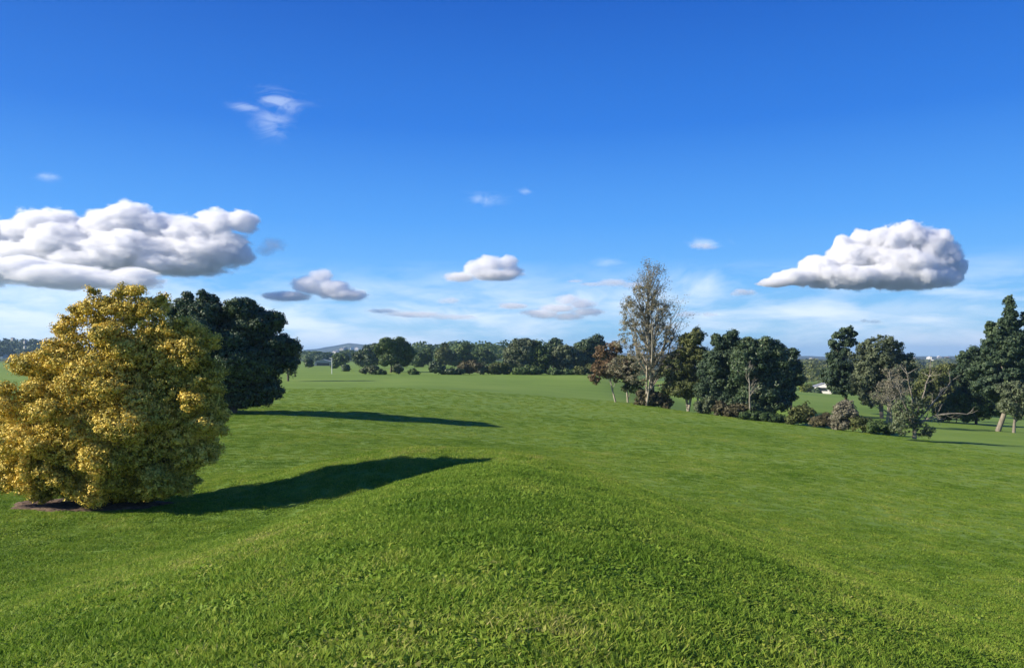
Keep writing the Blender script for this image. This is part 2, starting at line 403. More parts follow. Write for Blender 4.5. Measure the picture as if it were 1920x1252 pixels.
# mulch ring under the golden tree
def mulch():
    Y = 19.2; px0 = px_x(170, Y); V = [(px0, Y, hz(px0, Y) + .03)]; n = 64; Fc = []
    rings = [.35, .7, .9, 1.0]
    for q in rings:
        for k in range(n):
            a = k / n * 2 * math.pi; r = (1.75 + .16 * math.sin(3 * a + 1) + .08 * math.sin(7 * a)) * q
            x, y = px0 + r * 1.1 * math.cos(a), Y - .1 + r * .42 * math.sin(a)
            V.append((x, y, hz(x, y) + (.045 if q < .95 else -.02) + .02 * math.sin(k * 5.3 + q * 9)))
    for k in range(n): Fc.append((0, 1 + k, 1 + (k + 1) % n))
    for i in range(3):
        for k in range(n): Fc.append((1 + i * n + k, 1 + (i + 1) * n + k, 1 + (i + 1) * n + (k + 1) % n, 1 + i * n + (k + 1) % n))
    me = bpy.data.meshes.new('mulch_bed'); me.from_pydata(V, [], Fc); me.update()
    o = link('mulch_bed', me, plain_mat('bark mulch', (.055, .032, .02), (.15, .10, .065), .95, 14)); tag(o, kind='structure', label='bed of brown bark mulch under the golden tree')
mulch()
MULCH = (px_x(170, 19.2), 19.1)

# ------------------------------------------------------------------ grass
def grass_material():
    m, nt, out = new_mat('grass blades'); L = nt.links.new
    geo = nd(nt, 'ShaderNodeNewGeometry'); pos = geo.outputs['Position']
    oi = nd(nt, 'ShaderNodeObjectInfo'); at_ = nd(nt, 'ShaderNodeAttribute', attribute_name='tint')
    a = noise(nt, .30, pos, 5, .65); b = noise(nt, 2.2, pos, 3, .6)
    f = math_n(nt, 'ADD', math_n(nt, 'MULTIPLY', a, 1.25), math_n(nt, 'MULTIPLY', b, .6))
    f = math_n(nt, 'ADD', f, math_n(nt, 'MULTIPLY', math_n(nt, 'SUBTRACT', at_.outputs['Fac'], .5), .55))
    f = math_n(nt, 'ADD', math_n(nt, 'SUBTRACT', f, .43), math_n(nt, 'MULTIPLY', math_n(nt, 'SUBTRACT', oi.outputs['Random'], .5), .18), True)
    col = ramp(nt, [(.10, (.072, .155, .015)), (.34, (.138, .243, .024)), (.56, (.205, .312, .038)), (.78, (.31, .38, .055)), (1, (.45, .41, .15))], f).outputs['Color']
    p = nd(nt, 'ShaderNodeBsdfPrincipled', Roughness=.6); p.inputs['Specular IOR Level'].default_value = .12; L(col, p.inputs['Base Color'])
    t = nd(nt, 'ShaderNodeBsdfTranslucent'); L(col, t.inputs['Color'])
    ms = nd(nt, 'ShaderNodeMixShader', Fac=.4); L(p.outputs[0], ms.inputs[1]); L(t.outputs[0], ms.inputs[2]); L(ms.outputs[0], out.inputs['Surface'])
    return m
M_GRASS = grass_material()
def tuft_mesh(k, broad):
    rng = np.random.default_rng(500 + k); n = 230 if not broad else 150; Rr = .24
    r = Rr * np.sqrt(rng.random(n)) * (1 + .15 * rng.normal(size=n)); a = rng.random(n) * 6.283
    cl = fbm(r * np.cos(a) * 12 + k * 9, r * np.sin(a) * 12, k, 2)
    B = np.stack([r * np.cos(a), r * np.sin(a), -.012 + 0 * a], -1)
    H = (.036 + .055 * np.maximum(cl + .12, 0) + .022 * rng.random(n)) * (1 - .35 * (r / Rr) ** 2)
    lean = rng.normal(size=(n, 2)) * .55
    W = (.0035 + .0025 * rng.random(n)) if not broad else (.008 + .007 * rng.random(n))
    ang = rng.random(n) * 6.283; s = np.stack([np.cos(ang), np.sin(ang), 0 * ang], -1) * W[:, None]
    mid = B + np.stack([lean[:, 0] * H * .35, lean[:, 1] * H * .35, H * .6], -1)
    tip = B + np.stack([lean[:, 0] * H * 1.0, lean[:, 1] * H * 1.0, H * (1 if not broad else .75)], -1)
    V = np.stack([B - s * .5, B + s * .5, mid + s, mid - s, tip + s * .12, tip - s * .12], 1).reshape(-1, 3)
    o = np.arange(n)[:, None] * 6
    Fq = np.concatenate([o + [0, 1, 2, 3], o + [3, 2, 4, 5]], 1).reshape(-1, 4)
    tint = np.repeat(np.clip(rng.normal(.5, .22, n), 0, 1) ** 1.0, 2)
    me = np_mesh('grass_tuft', V, Fq, tint); me.materials.append(M_GRASS); return me
def scatter(name, label, P, rot, sc, meshes, cat='grass'):
    coll = bpy.data.collections.new(name + '_kinds')
    for i, me in enumerate(meshes):
        coll.objects.link(bpy.data.objects.new('grass_tuft', me))
    me = bpy.data.meshes.new(name); me.vertices.add(len(P)); me.vertices.foreach_set('co', P.astype(np.float32).ravel())
    a = me.attributes.new('rot', 'FLOAT_VECTOR', 'POINT'); a.data.foreach_set('vector', rot.astype(np.float32).ravel())
    a = me.attributes.new('sc', 'FLOAT_VECTOR', 'POINT'); a.data.foreach_set('vector', sc.astype(np.float32).ravel())
    me.update(); o = bpy.data.objects.new(name, me); C.objects.link(o); tag(o, label, cat, kind='stuff')
    g = bpy.data.node_groups.new(name, 'GeometryNodeTree')
    g.interface.new_socket('Geometry', in_out='INPUT', socket_type='NodeSocketGeometry'); g.interface.new_socket('Geometry', in_out='OUTPUT', socket_type='NodeSocketGeometry')
    gi = g.nodes.new('NodeGroupInput'); go = g.nodes.new('NodeGroupOutput')
    ip = g.nodes.new('GeometryNodeInstanceOnPoints'); ci = g.nodes.new('GeometryNodeCollectionInfo'); ci.inputs['Collection'].default_value = coll
    ci.inputs['Separate Children'].default_value = True; ip.inputs['Pick Instance'].default_value = True
    ri = g.nodes.new('FunctionNodeRandomValue'); ri.data_type = 'INT'; ri.inputs[4].default_value = 0; ri.inputs[5].default_value = len(meshes) - 1
    def nat(nm):
        n = g.nodes.new('GeometryNodeInputNamedAttribute'); n.data_type = 'FLOAT_VECTOR'; n.inputs['Name'].default_value = nm; return n.outputs[0]
    er = g.nodes.new('FunctionNodeEulerToRotation'); g.links.new(nat('rot'), er.inputs[0])
    g.links.new(gi.outputs[0], ip.inputs['Points']); g.links.new(ci.outputs[0], ip.inputs['Instance']); g.links.new(ri.outputs[2], ip.inputs['Instance Index'])
    g.links.new(er.outputs[0], ip.inputs['Rotation']); g.links.new(nat('sc'), ip.inputs['Scale']); g.links.new(ip.outputs[0], go.inputs[0])
    md = o.modifiers.new('scatter', 'NODES'); md.node_group = g
    return o
def slope_rot(rng, X, Y, e=.25):
    gx = (height(X + e, Y) - height(X - e, Y)) / (2 * e); gy = (height(X, Y + e) - height(X, Y - e)) / (2 * e)
    # tilt only (tufts differ by mesh and scale); euler XYZ aligns +Z with the ground normal after a spin about Z
    a = rng.random(len(X)) * 6.283; ca, sa = np.cos(a), np.sin(a)
    n = norm(np.stack([-gx, -gy, np.ones_like(gx)], -1))
    T = np.stack([ca, sa, 0 * a], -1); T = norm(T - n * (T * n).sum(1, keepdims=True)); Bv = np.cross(n, T)
    # matrix columns T, B, n -> euler XYZ
    ry = np.arcsin(np.clip(-T[:, 2], -1, 1)); rx = np.arctan2(Bv[:, 2], n[:, 2]); rz = np.arctan2(T[:, 1], T[:, 0])
    return np.stack([rx, ry, rz], -1)
def build_grass():
    rng = np.random.default_rng(3)
    Xs, Ys = [], []
    for d0, d1, dens in ((1.8, 6, 30), (6, 10, 24), (10, 16, 19), (16, 26, 14), (26, 40, 7.5), (40, 62, 3.6), (62, 90, 1.5)):
        A0 = R(-52 if d0 < 16 else -40); A1 = R(52 if d0 < 16 else 40)
        h = dens ** -.5; gx, gy = np.meshgrid(np.arange(-d1, d1, h), np.arange(0, d1, h)); gx = gx + rng.uniform(-.5, .5, gx.shape) * h; gy = gy + rng.uniform(-.5, .5, gy.shape) * h
        r = np.hypot(gx, gy); a = np.arctan2(gx, gy); k = (r >= d0) & (r < d1) & (a > A0) & (a < A1)
        Xs.append(gx[k]); Ys.append(gy[k])
    X = np.concatenate(Xs); Y = np.concatenate(Ys)
    q = ((X - MULCH[0]) / 1.85) ** 2 + ((Y - MULCH[1]) / .70) ** 2
    keep = (q > 1) & (crest_dist(X, Y) < 3)
    X, Y = X[keep], Y[keep]; D = np.hypot(X, Y)
    onm = 1 - sstep(14, 26, D)
    rot = slope_rot(rng, X, Y)
    clump = fbm(X / .8, Y / .8, 31, 3)
    s = rng.uniform(.8, 1.2, len(X)) * (1 + .5 * sstep(20, 60, D))
    zs = s * (.62 + .48 * onm + .8 * np.clip(clump, -.25, .5)) / (1 + .5 * sstep(20, 60, D))
    P = np.stack([X, Y, height(X, Y)], -1)
    meshes = [tuft_mesh(k, k in (2, 5, 6)) for k in range(8)]
    scatter('grass', 'short green grass covering the mound and the open field', P, rot, np.stack([s, s, zs], -1), meshes)
    return len(X)
build_grass()

# ------------------------------------------------------------------ trees and shrubs (px, py, rx, rz in photograph pixels; depth offset m)
t = tree('golden_conifer', 'large golden yellow bushy tree in its mulch bed, nearest tree on the left', 'tree', 19.0, 205, [(205, 915, 95, 26), (120, 910, 60, 24), (290, 905, 60, 26), (385, 760, 34, 60), (395, 700, 26, 44), 
    (245, 580, 42, 40), (180, 580, 38, 36), (290, 590, 36, 36), (130, 615, 26, 26), (210, 640, 85, 62), (300, 665, 75, 70), (345, 660, 50, 60, .4),
    (110, 690, 70, 60), (190, 720, 110, 90, -.4, 1.5), (320, 740, 88, 85), (70, 770, 75, 80), (60, 850, 70, 75), (150, 820, 120, 100, -.5, 1.4), (110, 895, 70, 42, -.3),
    (260, 830, 110, 105, -.2, 1.4), (355, 800, 62, 80), (310, 885, 70, 45), (30, 840, 42, 60), (200, 900, 90, 38)],
    M_YEL, M_BARK, trunk_r=.14, leaf_px=1.15, dens=2.4, lpc_=34, sub=13, subk=.33, core=.70, deep=.8, clump_px=5.5, limbs=14, inner=.45, flat=.7, forks=1, trunk_top=.5, up=.25)
tree('dark_evergreen_tree', 'large dark glossy evergreen tree behind the golden tree, casting a long shadow', 'tree', 49.5, 440, [
    (460, 590, 42, 32), (400, 595, 50, 36), (350, 600, 36, 34), (490, 615, 38, 45), (410, 640, 90, 60), (480, 660, 60, 60), (520, 665, 34, 36), (540, 655, 18, 18),
    (440, 700, 75, 55), (500, 710, 30, 40), (380, 690, 60, 70), (470, 735, 32, 24), (380, 745, 60, 25), (505, 735, 20, 18), (350, 570, 20, 18), (385, 562, 18, 16)],
    M_DARK, M_BARK, trunk_r=.28, leaf_px=1.25, dens=1.2, sub=14, subk=.33, core=.72, clump_px=4.0, limbs=12, inner=.3, forks=2)
tree('evergreen_tree', 'small tree with a pale yellow green top just past the dark evergreen tree', 'tree', 112, 541, [
    (540, 648, 18, 12), (546, 660, 17, 14), (538, 672, 20, 16), (543, 690, 9, 12), (536, 688, 10, 10)], M_OLIVE, M_BARK, .16, 1.4, 1, 4, .4, limbs=3)

edge = 'trees along the far edge of the field'
FAR = [  # name, label, Y, base px, lobes, material, pale trunk, kwargs
 ('round_tree', 'large round headed tree on two short trunks, left of centre beyond the field', 172, 733, [(740, 652, 34, 17), (722, 660, 20, 20), (758, 662, 20, 20), (740, 670, 32, 14)], M_MID, 0, dict(forks=2, trunk_r=.3)),
 ('bushy_tree', 'dark bushy tree touching the left side of the large round headed tree', 235, 688, [(690, 665, 20, 17), (703, 658, 10, 14), (675, 672, 14, 12), (698, 673, 16, 12)], M_DARK, 0, {}),
 ('small_tree', 'small dark round tree right behind the white pole', 290, 640, [(641, 673, 10, 9), (636, 676, 9, 8)], M_MID, 0, {}),
 ('sapling', 'dark sapling standing alone on the grass right of the white pole', 185, 648, [(648, 690, 5, 6)], M_DARK, 0, dict(sub=3, trunk_r=.05)),
 ('sapling', 'tiny sapling close beside the foot of the white pole', 235, 627, [(627, 686, 4, 4)], M_MID, 0, dict(sub=2, trunk_r=.05)),
 ('sapling', 'dark leaning sapling between the evergreen trees and the grey shed', 230, 578, [(579, 681, 5, 8)], M_DARK, 0, dict(sub=3, trunk_r=.06)),
 ('bushy_tree', 'mid green bushy tree touching the right side of the large round headed tree', 270, 793, [(790, 672, 16, 13), (802, 668, 9, 13), (780, 676, 12, 9)], M_MID, 0, {}),
 ('bushy_tree', 'green tree with a darker top, second to the right of the round headed tree', 262, 832, [(832, 667, 17, 15), (832, 652, 8, 7), (842, 675, 12, 10)], M_OLIVE, 0, {}),
 ('bushy_tree', 'tree with dark pointed tuft on top, third to the right of the round tree', 262, 868, [(866, 667, 17, 15), (874, 652, 9, 8), (858, 675, 12, 10), (880, 674, 12, 12)], M_MID, 0, {}),
 ('bushy_tree', 'low wide green tree in the gap at the middle of the far tree line', 275, 905, [(903, 667, 18, 12), (915, 671, 14, 11), (893, 673, 12, 9)], M_MID, 0, {}),
 ('willow_tree', 'greyish brown feathery tree with a ragged top near the middle of the tree line', 162, 972, [(975, 652, 20, 16), (984, 662, 18, 26), (962, 668, 18, 24), (972, 684, 24, 16)], M_GREY, 0, dict(up=.5, inner=.2)),
 ('bushy_tree', 'green cone shaped dense tree right of the greyish feathery tree', 168, 1008, [(1006, 660, 17, 16), (1002, 675, 20, 18), (1016, 678, 16, 22), (1010, 690, 18, 10)], M_MID, 0, {}),
 ('pine_tree', 'dark flat topped pine showing over its neighbours in the tree line', 205, 1036, [(1044, 644, 10, 7), (1034, 652, 13, 9), (1038, 668, 16, 18)], M_DARK, 0, {}),
 ('willow_tree', 'grey green rounded willow with a pale trunk at its foot', 168, 1052, [(1055, 660, 20, 13), (1046, 673, 14, 18), (1070, 668, 24, 20), (1062, 684, 22, 12)], M_GREY, 1, {}),
 ('round_tree', 'tall dark rounded tree at the right end of the far tree line', 172, 1105, [(1112, 648, 24, 17), (1098, 655, 20, 18), (1108, 672, 26, 24), (1088, 668, 14, 20)], M_DARK, 0, dict(trunk_r=.3)),
]
for nm, lab, Y, b, spec, mt, pale, kw in FAR:
    kw = dict(kw); kw.setdefault('trunk_r', .2); kw.setdefault('sub', 6)
    tree(nm, lab, 'sapling' if nm == 'sapling' else 'tree', Y, b, spec, mt, M_PALE if pale else M_BARK, leaf_px=1.1, clump_px=3.0, subk=.36, limbs=4, group=edge if nm != 'sapling' else 'saplings on the far grass', **kw)
BUSH = [
 ('pale green bush at the left end of the far hedge line', 151, 692, [(686, 694, 9, 6), (700, 693, 11, 7)], M_GREY),
 ('low dark bush between the pale green bush and the round headed tree', 149.5, 716, [(714, 698, 9, 4)], M_MID),
 ('grey green bush standing under the round headed tree', 151, 747, [(747, 692, 9, 8)], M_GREY),
 ('small low green bush right of the round headed tree', 150, 774, [(774, 698, 7, 5)], M_MID),
 ('dark blue green bush, darkest of the hedge line', 151, 822, [(818, 688, 13, 11), (830, 695, 8, 7)], M_DARK),
 ('low dark clipped hedge beside the darkest bush', 150, 850, [(846, 696, 12, 5), (858, 697, 8, 5)], M_DARK),
 ('brownish bush left of the middle of the hedge line', 152, 880, [(872, 689, 11, 12), (886, 687, 11, 13)], M_BROWN),
 ('grey bush at the middle of the hedge line', 152, 907, [(905, 691, 12, 10)], M_GREY),
 ('grey brown bush right of the middle of the hedge line', 152, 938, [(932, 690, 14, 10), (948, 693, 12, 8)], M_OLIVE),
 ('low bush in front of the greyish feathery tree', 150, 985, [(978, 695, 18, 7), (1000, 694, 14, 7)], M_MID),
 ('low hedge under the grey green willow', 150, 1050, [(1040, 698, 16, 4), (1066, 698, 16, 4.5)], M_MID),
 ('bush at the foot of the tall dark rounded tree', 149, 1095, [(1090, 695, 16, 7), (1112, 692, 12, 9)], M_OLIVE)]
for lab, Y, b, spec, mt in BUSH:
    tree('shrub', lab, 'bush', Y, b, spec, mt, M_BARK, .06, 1.1, 1.0, 4, .4, 'bushes along the far edge of the field', 3, .3, 2.6, crown_name='foliage', trunk_name='stem')

# --- the stand of trees on the right of the field
def twiggy(name, label, Y, base, base_y, top_y, mat, bark, r, seed, kids, dep, spread, trop, leafn, leaf_px, lean=(0, 0), trunks=1, crown=None, group=None, low=.22, side=.34, dens=26, clump=3.2, bias=1.0):
    rng = np.random.default_rng(seed); x = px_x(base, Y); z = at(base, base_y, Y)[2] if base_y else hz(x, Y)
    H = at(base, top_y, Y)[2] - z; e = empty(name, (x, Y, z), label, 'tree', group); m = Y / 788
    trunk, twigs, tips = [], [], []
    for f in range(trunks):
        n = 12; t = np.linspace(0, 1, n)[:, None]; hh = H * (1 if f == 0 else rng.uniform(.7, .9))
        off = np.array([lean[0] + (f * .08 if f else 0) * (1 if f % 2 else -1) * 1.0, lean[1], 0]) * H
        P = np.array([f * .35 * (-1) ** f, 0, -.2]) + np.array([0, 0, hh]) * t + off * t ** 1.3 + rng.normal(size=(n, 3)) * .012 * H * t * np.array([1, 1, 0])
        rad = r * (1 if f == 0 else .7) * (1 - t[:, 0]) ** .8 + .015; trunk.append((P, rad))
        for k in range(kids):
            u = low + (1 - low) * (k + rng.random()) / kids; i = min(int(u * (n - 1)), n - 2); q = P[i] + (P[i + 1] - P[i]) * (u * (n - 1) - i)
            a = rng.random() * 6.283; L = H * side * (1.08 - u) ** .7 * rng.uniform(.7, 1.2) * bias
            branches(rng, q, (math.cos(a) * spread * 2, math.sin(a) * spread * 2, 1.0), L, rad[i] * .5 + .01, dep, twigs, tips, .5, trop, 5)
    link('trunk', tubes_mesh('trunk', trunk, 8), bark, e)
    link('branches', tubes_mesh('branches', twigs, 5), bark, e)
    if leafn:
        T = np.array([a for a, _ in tips]); keep = rng.random(len(T)) < leafn * (1.15 - .7 * np.clip(T[:, 2] / H, 0, 1)); T = T[keep]
        lp = dens; P = T[:, None] + rng.normal(size=(len(T), lp, 3)) * m * clump * .5; N = rng.normal(size=(len(T) * lp, 3)) + np.array([0, 0, .4])
        S = m * leaf_px * rng.uniform(.6, 1.2, len(T) * lp); tint = np.clip(np.repeat(rng.normal(.5, .2, len(T)), lp) + rng.normal(0, .12, len(T) * lp), 0, 1)
        link('crown', leaf_mesh('crown', P.reshape(-1, 3), N, S, tint), mat, e)
    return e
M_STRAWG = leaf_mat('sparse dull olive foliage', [(0, (.13, .125, .075)), (.5, (.23, .215, .135)), (1, (.33, .30, .21))], .25, .5)
# tall poplar
twiggy('poplar_tree', 'tall half bare poplar with pale trunk and feathery top, highest tree in view', 86, 1222, 757, 508, M_STRAW, M_TWIG, .30, 11, 46, 2, .42, .5, .36, .7, lean=(-.02, 0), trunks=1, low=.12, side=.47, dens=15, clump=4.6)
e = tree('poplar_undergrowth', 'brownish scrub around the foot of the tall poplar', 'bush', 85, 1225, [(1205, 752, 18, 10), (1230, 748, 22, 14), (1248, 755, 14, 9), (1215, 742, 14, 12)], M_BROWN, M_BARK, .05, 1.1, .7, 5, .4, None, 4, .2, 3, crown_name='foliage', trunk_name='stem', base_y=766)
e.name = 'scrub_bush'
tree('poplar_tree', 'broad brownish thin leafed tree close beside the tall poplar', 'tree', 84.5, 1212, [(1188, 630, 30, 36), (1225, 640, 40, 46), (1195, 690, 44, 36), (1240, 700, 36, 34), (1182, 585, 18, 26), (1255, 650, 28, 40), (1235, 590, 28, 30), (1212, 560, 20, 30)], M_STRAWG, M_PALE, .16, .8, .34, 12, .3, None, 10, .0, 3.4, forks=2, base_y=757, up=.5)
tree('small_tree', 'small russet leafed tree with a straight pale trunk at the corner of the field', 'tree', 88, 1155, [(1140, 665, 20, 22), (1155, 650, 12, 14), (1148, 690, 28, 20), (1130, 695, 20, 14), (1160, 705, 16, 12), (1120, 708, 12, 8)], M_RED, M_PALE, .11, 1.0, .5, 9, .36, None, 5, .15, 3.0, base_y=756)
tree('small_tree', 'thin olive leafed tree on a short pale trunk between the russet tree and the poplar', 'tree', 90, 1177, [(1178, 700, 20, 22), (1186, 725, 18, 14), (1172, 680, 14, 16)], M_OLIVE, M_PALE, .12, 1.0, .55, 7, .36, None, 4, .15, 3.0, base_y=757)
tree('spreading_tree', 'dark olive tree with brownish top right of the tall poplar', 'tree', 84, 1290, [(1290, 650, 24, 30), (1270, 690, 30, 34), (1305, 690, 26, 40), (1288, 725, 34, 24), (1308, 630, 10, 16), (1320, 720, 18, 24), (1262, 725, 18, 18)], M_OLIVE, M_PALE, .2, 1.05, .75, 9, .33, None, 10, .15, 3.2, forks=2, base_y=768, up=.4)
twiggy('bare_tree', 'bare twiggy tree whose top sticks out behind the dark olive tree', 92, 1308, 765, 610, None, M_TWIG, .12, 17, 12, 2, .3, .5, 0, 1, low=.4, side=.3)
tree('pine_tree', 'dark pine with a stepped top, tallest of the pine clump', 'tree', 80, 1362, [(1335, 690, 22, 30), (1330, 730, 22, 26), (1360, 750, 40, 22), (1368, 640, 14, 14), (1352, 645, 16, 12), (1345, 675, 26, 24), (1375, 675, 28, 30), (1365, 715, 40, 34), (1340, 720, 26, 28), (1385, 745, 28, 22), (1344, 636, 8, 9), (1374, 628, 8, 8)], M_PINE, M_MBARK, .25, 1.2, 1.0, 15, .25, None, 10, .3, 3.6, base_y=785, up=.6)
tree('pine_tree', 'broad very dark pine on the right side of the pine clump', 'tree', 77, 1425, [(1392, 690, 22, 36), (1428, 650, 7, 12), (1418, 770, 40, 16), (1470, 740, 22, 20), (1405, 655, 18, 20), (1435, 660, 24, 22), (1455, 675, 22, 26), (1420, 690, 36, 32), (1455, 710, 32, 30), (1425, 735, 42, 30), (1400, 760, 30, 20), (1445, 755, 30, 22), (1404, 640, 6, 8), (1454, 648, 6, 9)], M_DARK, M_BARK, .28, 1.2, 1.1, 15, .25, None, 12, .3, 3.6, base_y=796, up=.5)
tree('pine_tree', 'narrow dark tree leaning out at the right end of the pine clump', 'tree', 83, 1478, [(1486, 665, 12, 9), (1478, 690, 18, 22), (1470, 725, 22, 22), (1495, 712, 14, 10), (1492, 690, 10, 12)], M_DARK, M_BARK, .16, 1.2, 1.0, 8, .34, None, 6, .3, 3.2, base_y=795)
twiggy('bare_tree', 'forked dead tree with grey limbs among the pines of the clump', 75, 1405, 792, 672, None, M_TWIG, .10, 23, 10, 2, .5, .25, 0, 1, low=.35, side=.36)
SHR = [
 ('grey brown scrub bush at the foot of the tallest pine', 76, 1385, 786, [(1370, 772, 22, 13), (1395, 770, 22, 14), (1352, 768, 14, 12)], M_BROWN),
 ('grey green bush left of the pine clump', 79, 1325, 778, [(1320, 764, 20, 12), (1338, 758, 18, 16)], M_GREY),
 ('low dark scrub under the broad very dark pine', 72, 1430, 796, [(1412, 780, 20, 12), (1438, 784, 24, 11), (1460, 786, 16, 8)], M_MID),
 ('olive round bush with an orange tinge, alone right of the pine clump', 70, 1498, 800, [(1495, 778, 17, 18), (1510, 775, 12, 17), (1484, 788, 10, 10)], M_OLIVE),
 ('brown low bush right of the orange tinged bush', 68.5, 1540, 804, [(1535, 790, 16, 11), (1552, 786, 14, 14)], M_BROWN),
 ('tall pale grey feathery shrub rising from the hedge row', 67, 1580, 806, [(1578, 775, 16, 24), (1590, 768, 12, 22), (1570, 790, 16, 16)], M_STRAW),
 ('dark green brown bush right of the tall pale grey shrub', 66, 1615, 812, [(1608, 792, 16, 14), (1628, 796, 16, 12)], M_OLIVE),
 ('wide dark bush near the right end of the hedge row', 65, 1655, 816, [(1645, 800, 20, 12), (1668, 803, 16, 10)], M_MID),
 ('yellow green bush left of the white house', 255, 1516, 746, [(1510, 728, 9, 7), (1520, 732, 9, 9), (1514, 738, 10, 6)], M_LIME),
 ('dark bush close against the left corner of the white house', 252, 1530, 746, [(1531, 736, 6, 7)], M_DARK),
 ('dark bush in front of the right corner of the white house', 252, 1568, 747, [(1566, 733, 5, 10), (1576, 738, 7, 8)], M_MID),
 ('dark scrub in the shade between the dead tree and the forked pine', 92, 1790, 790, [(1775, 772, 26, 14), (1810, 765, 30, 20), (1845, 768, 26, 20), (1800, 745, 22, 16)], M_MID)]
for lab, Y, b, by, spec, mt in SHR:
    tree('shrub', lab, 'bush', Y, b, spec, mt, M_TWIG, .05, 1.1, .8, 6, .38, 'bushes on the right slope', 6, .2, 3.0, crown_name='foliage', trunk_name='stem', base_y=by, up=.5)
tree('pine_tree', 'ragged pine with tufted open top, left of the big grey green gum', 'tree', 98, 1582, [(1588, 620, 12, 7), (1572, 630, 10, 6), (1600, 628, 6, 5), (1564, 645, 11, 7), (1590, 642, 12, 8), (1580, 662, 16, 10), (1562, 668, 10, 7), (1572, 685, 20, 12), (1590, 700, 24, 16), (1560, 705, 18, 14), (1585, 725, 26, 16)], M_PINE, M_BARK, .2, 1.2, 1.0, 13, .28, None, 11, .1, 2.8, base_y=790, up=.4)
tree('gum_tree', 'big domed grey green gum with pale limbs, middle of the right hand group', 'tree', 90, 1652, [(1645, 655, 32, 24), (1668, 660, 24, 24), (1625, 680, 28, 26), (1660, 690, 38, 28), (1695, 680, 18, 18), (1620, 715, 30, 22), (1660, 725, 34, 24), (1690, 715, 22, 24), (1640, 745, 30, 14)], M_GREY, M_MBARK, .26, 1.1, .75, 10, .30, None, 16, .08, 3.2, forks=3, base_y=790, up=.5)
twiggy('bare_tree', 'bare grey twiggy tree in front of the big domed gum', 78, 1668, 795, 690, M_STRAW, M_TWIG, .16, 29, 14, 2, .7, .1, .10, .9, low=.2, side=.5, trunks=2)
tree('olive_tree', 'olive yellow leafed tree behind the sprawling dead tree', 'tree', 120, 1750, [(1745, 705, 24, 16), (1770, 700, 22, 18), (1735, 730, 26, 18), (1765, 735, 34, 20), (1790, 715, 16, 20), (1755, 755, 34, 14)], M_OLIVE, M_TWIG, .2, 1.1, .9, 8, .34, None, 8, .2, 3.2, base_y=785, up=.4)
# sprawling half dead tree at the corner
def dead_tree():
    rng = np.random.default_rng(41); Y = 60.; x = px_x(1712, Y); z = at(1712, 820, Y)[2]
    e = empty('sprawling_tree', (x, Y, z), 'low sprawling half dead tree with long bare limbs at the corner of the field', 'tree')
    P0 = np.array([0, 0, -.1]); fork = np.array([-.05, 0, .9]); trunk = [(np.array([P0, [.03, 0, .45], fork, [.05, 0, 1.5]]), np.array([.17, .14, .12, .09]))]; tw, tips = [], []
    def pp(px, py, dy=0): q = at(px, py, Y + dy); return q - np.array([x, Y, z])
    for (a, b, c, r) in ((( 1722, 790, 0), (1765, 770, -.4), (1812, 777, -.8), .09), ((1725, 785, 0), (1758, 745, .5), (1782, 718, .8), .075), ((1712, 785, 0), (1690, 762, .3), (1668, 752, .8), .08),
                         ((1714, 780, 0), (1712, 740, -.3), (1700, 700, -.2), .08), ((1718, 780, 0), (1732, 735, .2), (1745, 695, .6), .075), ((1720, 788, 0), (1750, 782, .8), (1772, 790, 1.4), .06), ((1708, 775, 0), (1686, 735, -.5), (1676, 708, -.6), .06)):
        Pa = fork; A, B, D = pp(*a), pp(*b), pp(*c); tt = np.linspace(0, 1, 8)[:, None]
        Pm = (1 - tt) ** 2 * Pa + 2 * (1 - tt) * tt * (B * 1.2 - D * .1 - Pa * .1) + tt ** 2 * D; Pm += rng.normal(size=Pm.shape) * .05 * tt
        trunk.append((Pm, r * (1 - .7 * tt[:, 0])))
        for k in range(9):
            i = rng.integers(2, 8); d = norm(Pm[min(i, 7)] - Pm[i - 1]) * .6 + rng.normal(size=3) * .6 + np.array([0, 0, .25])
            branches(rng, Pm[min(i, 7)], d, rng.uniform(.5, 1.1), .03, 1, tw, tips, .5, .1, 4)
    link('trunk', tubes_mesh('trunk', trunk, 8), M_MBARK, e); link('branches', tubes_mesh('branches', tw, 5), M_TWIG, e)
    lob = px_lobes([(1700, 765, 22, 16), (1722, 760, 16, 14), (1690, 800, 18, 14), (1725, 802, 14, 12), (1700, 785, 20, 14), (1740, 808, 10, 8)], np.array([x, Y, z]), Y)
    L = crown_leaves(rng, scatter_lobes(rng, lob, 6, .38), 190, 20, .24, .085, .06, .8); link('crown', leaf_mesh('crown', *L), M_GREY, e)
dead_tree()
tree('forked_pine', 'tall spiky pine on a pale forked trunk at the right edge of the photo', 'tree', 80, 1868, [
    (1893, 568, 5, 14), (1924, 600, 9, 14), (1930, 652, 24, 22), (1852, 648, 10, 12), (1894, 592, 11, 12), (1893, 612, 16, 14), (1890, 640, 26, 20), (1860, 665, 20, 16),  (1886, 605, 14, 9), (1902, 608, 14, 9), (1880, 625, 16, 9), (1905, 630, 18, 10), (1862, 620, 7, 16), (1868, 640, 16, 10), (1895, 650, 26, 14), (1925, 640, 20, 14), (1855, 612, 4, 8),
    (1875, 675, 28, 14), (1910, 680, 30, 18), (1850, 690, 20, 12), (1880, 705, 34, 18), (1920, 720, 30, 26), (1850, 725, 26, 16), (1885, 740, 34, 18), (1945, 690, 30, 30)],
    M_PINE, M_MBARK, .3, 1.2, .9, 15, .26, None, 22, .12, 2.6, forks=1, base_y=806, up=.5, trunk_top=.6)
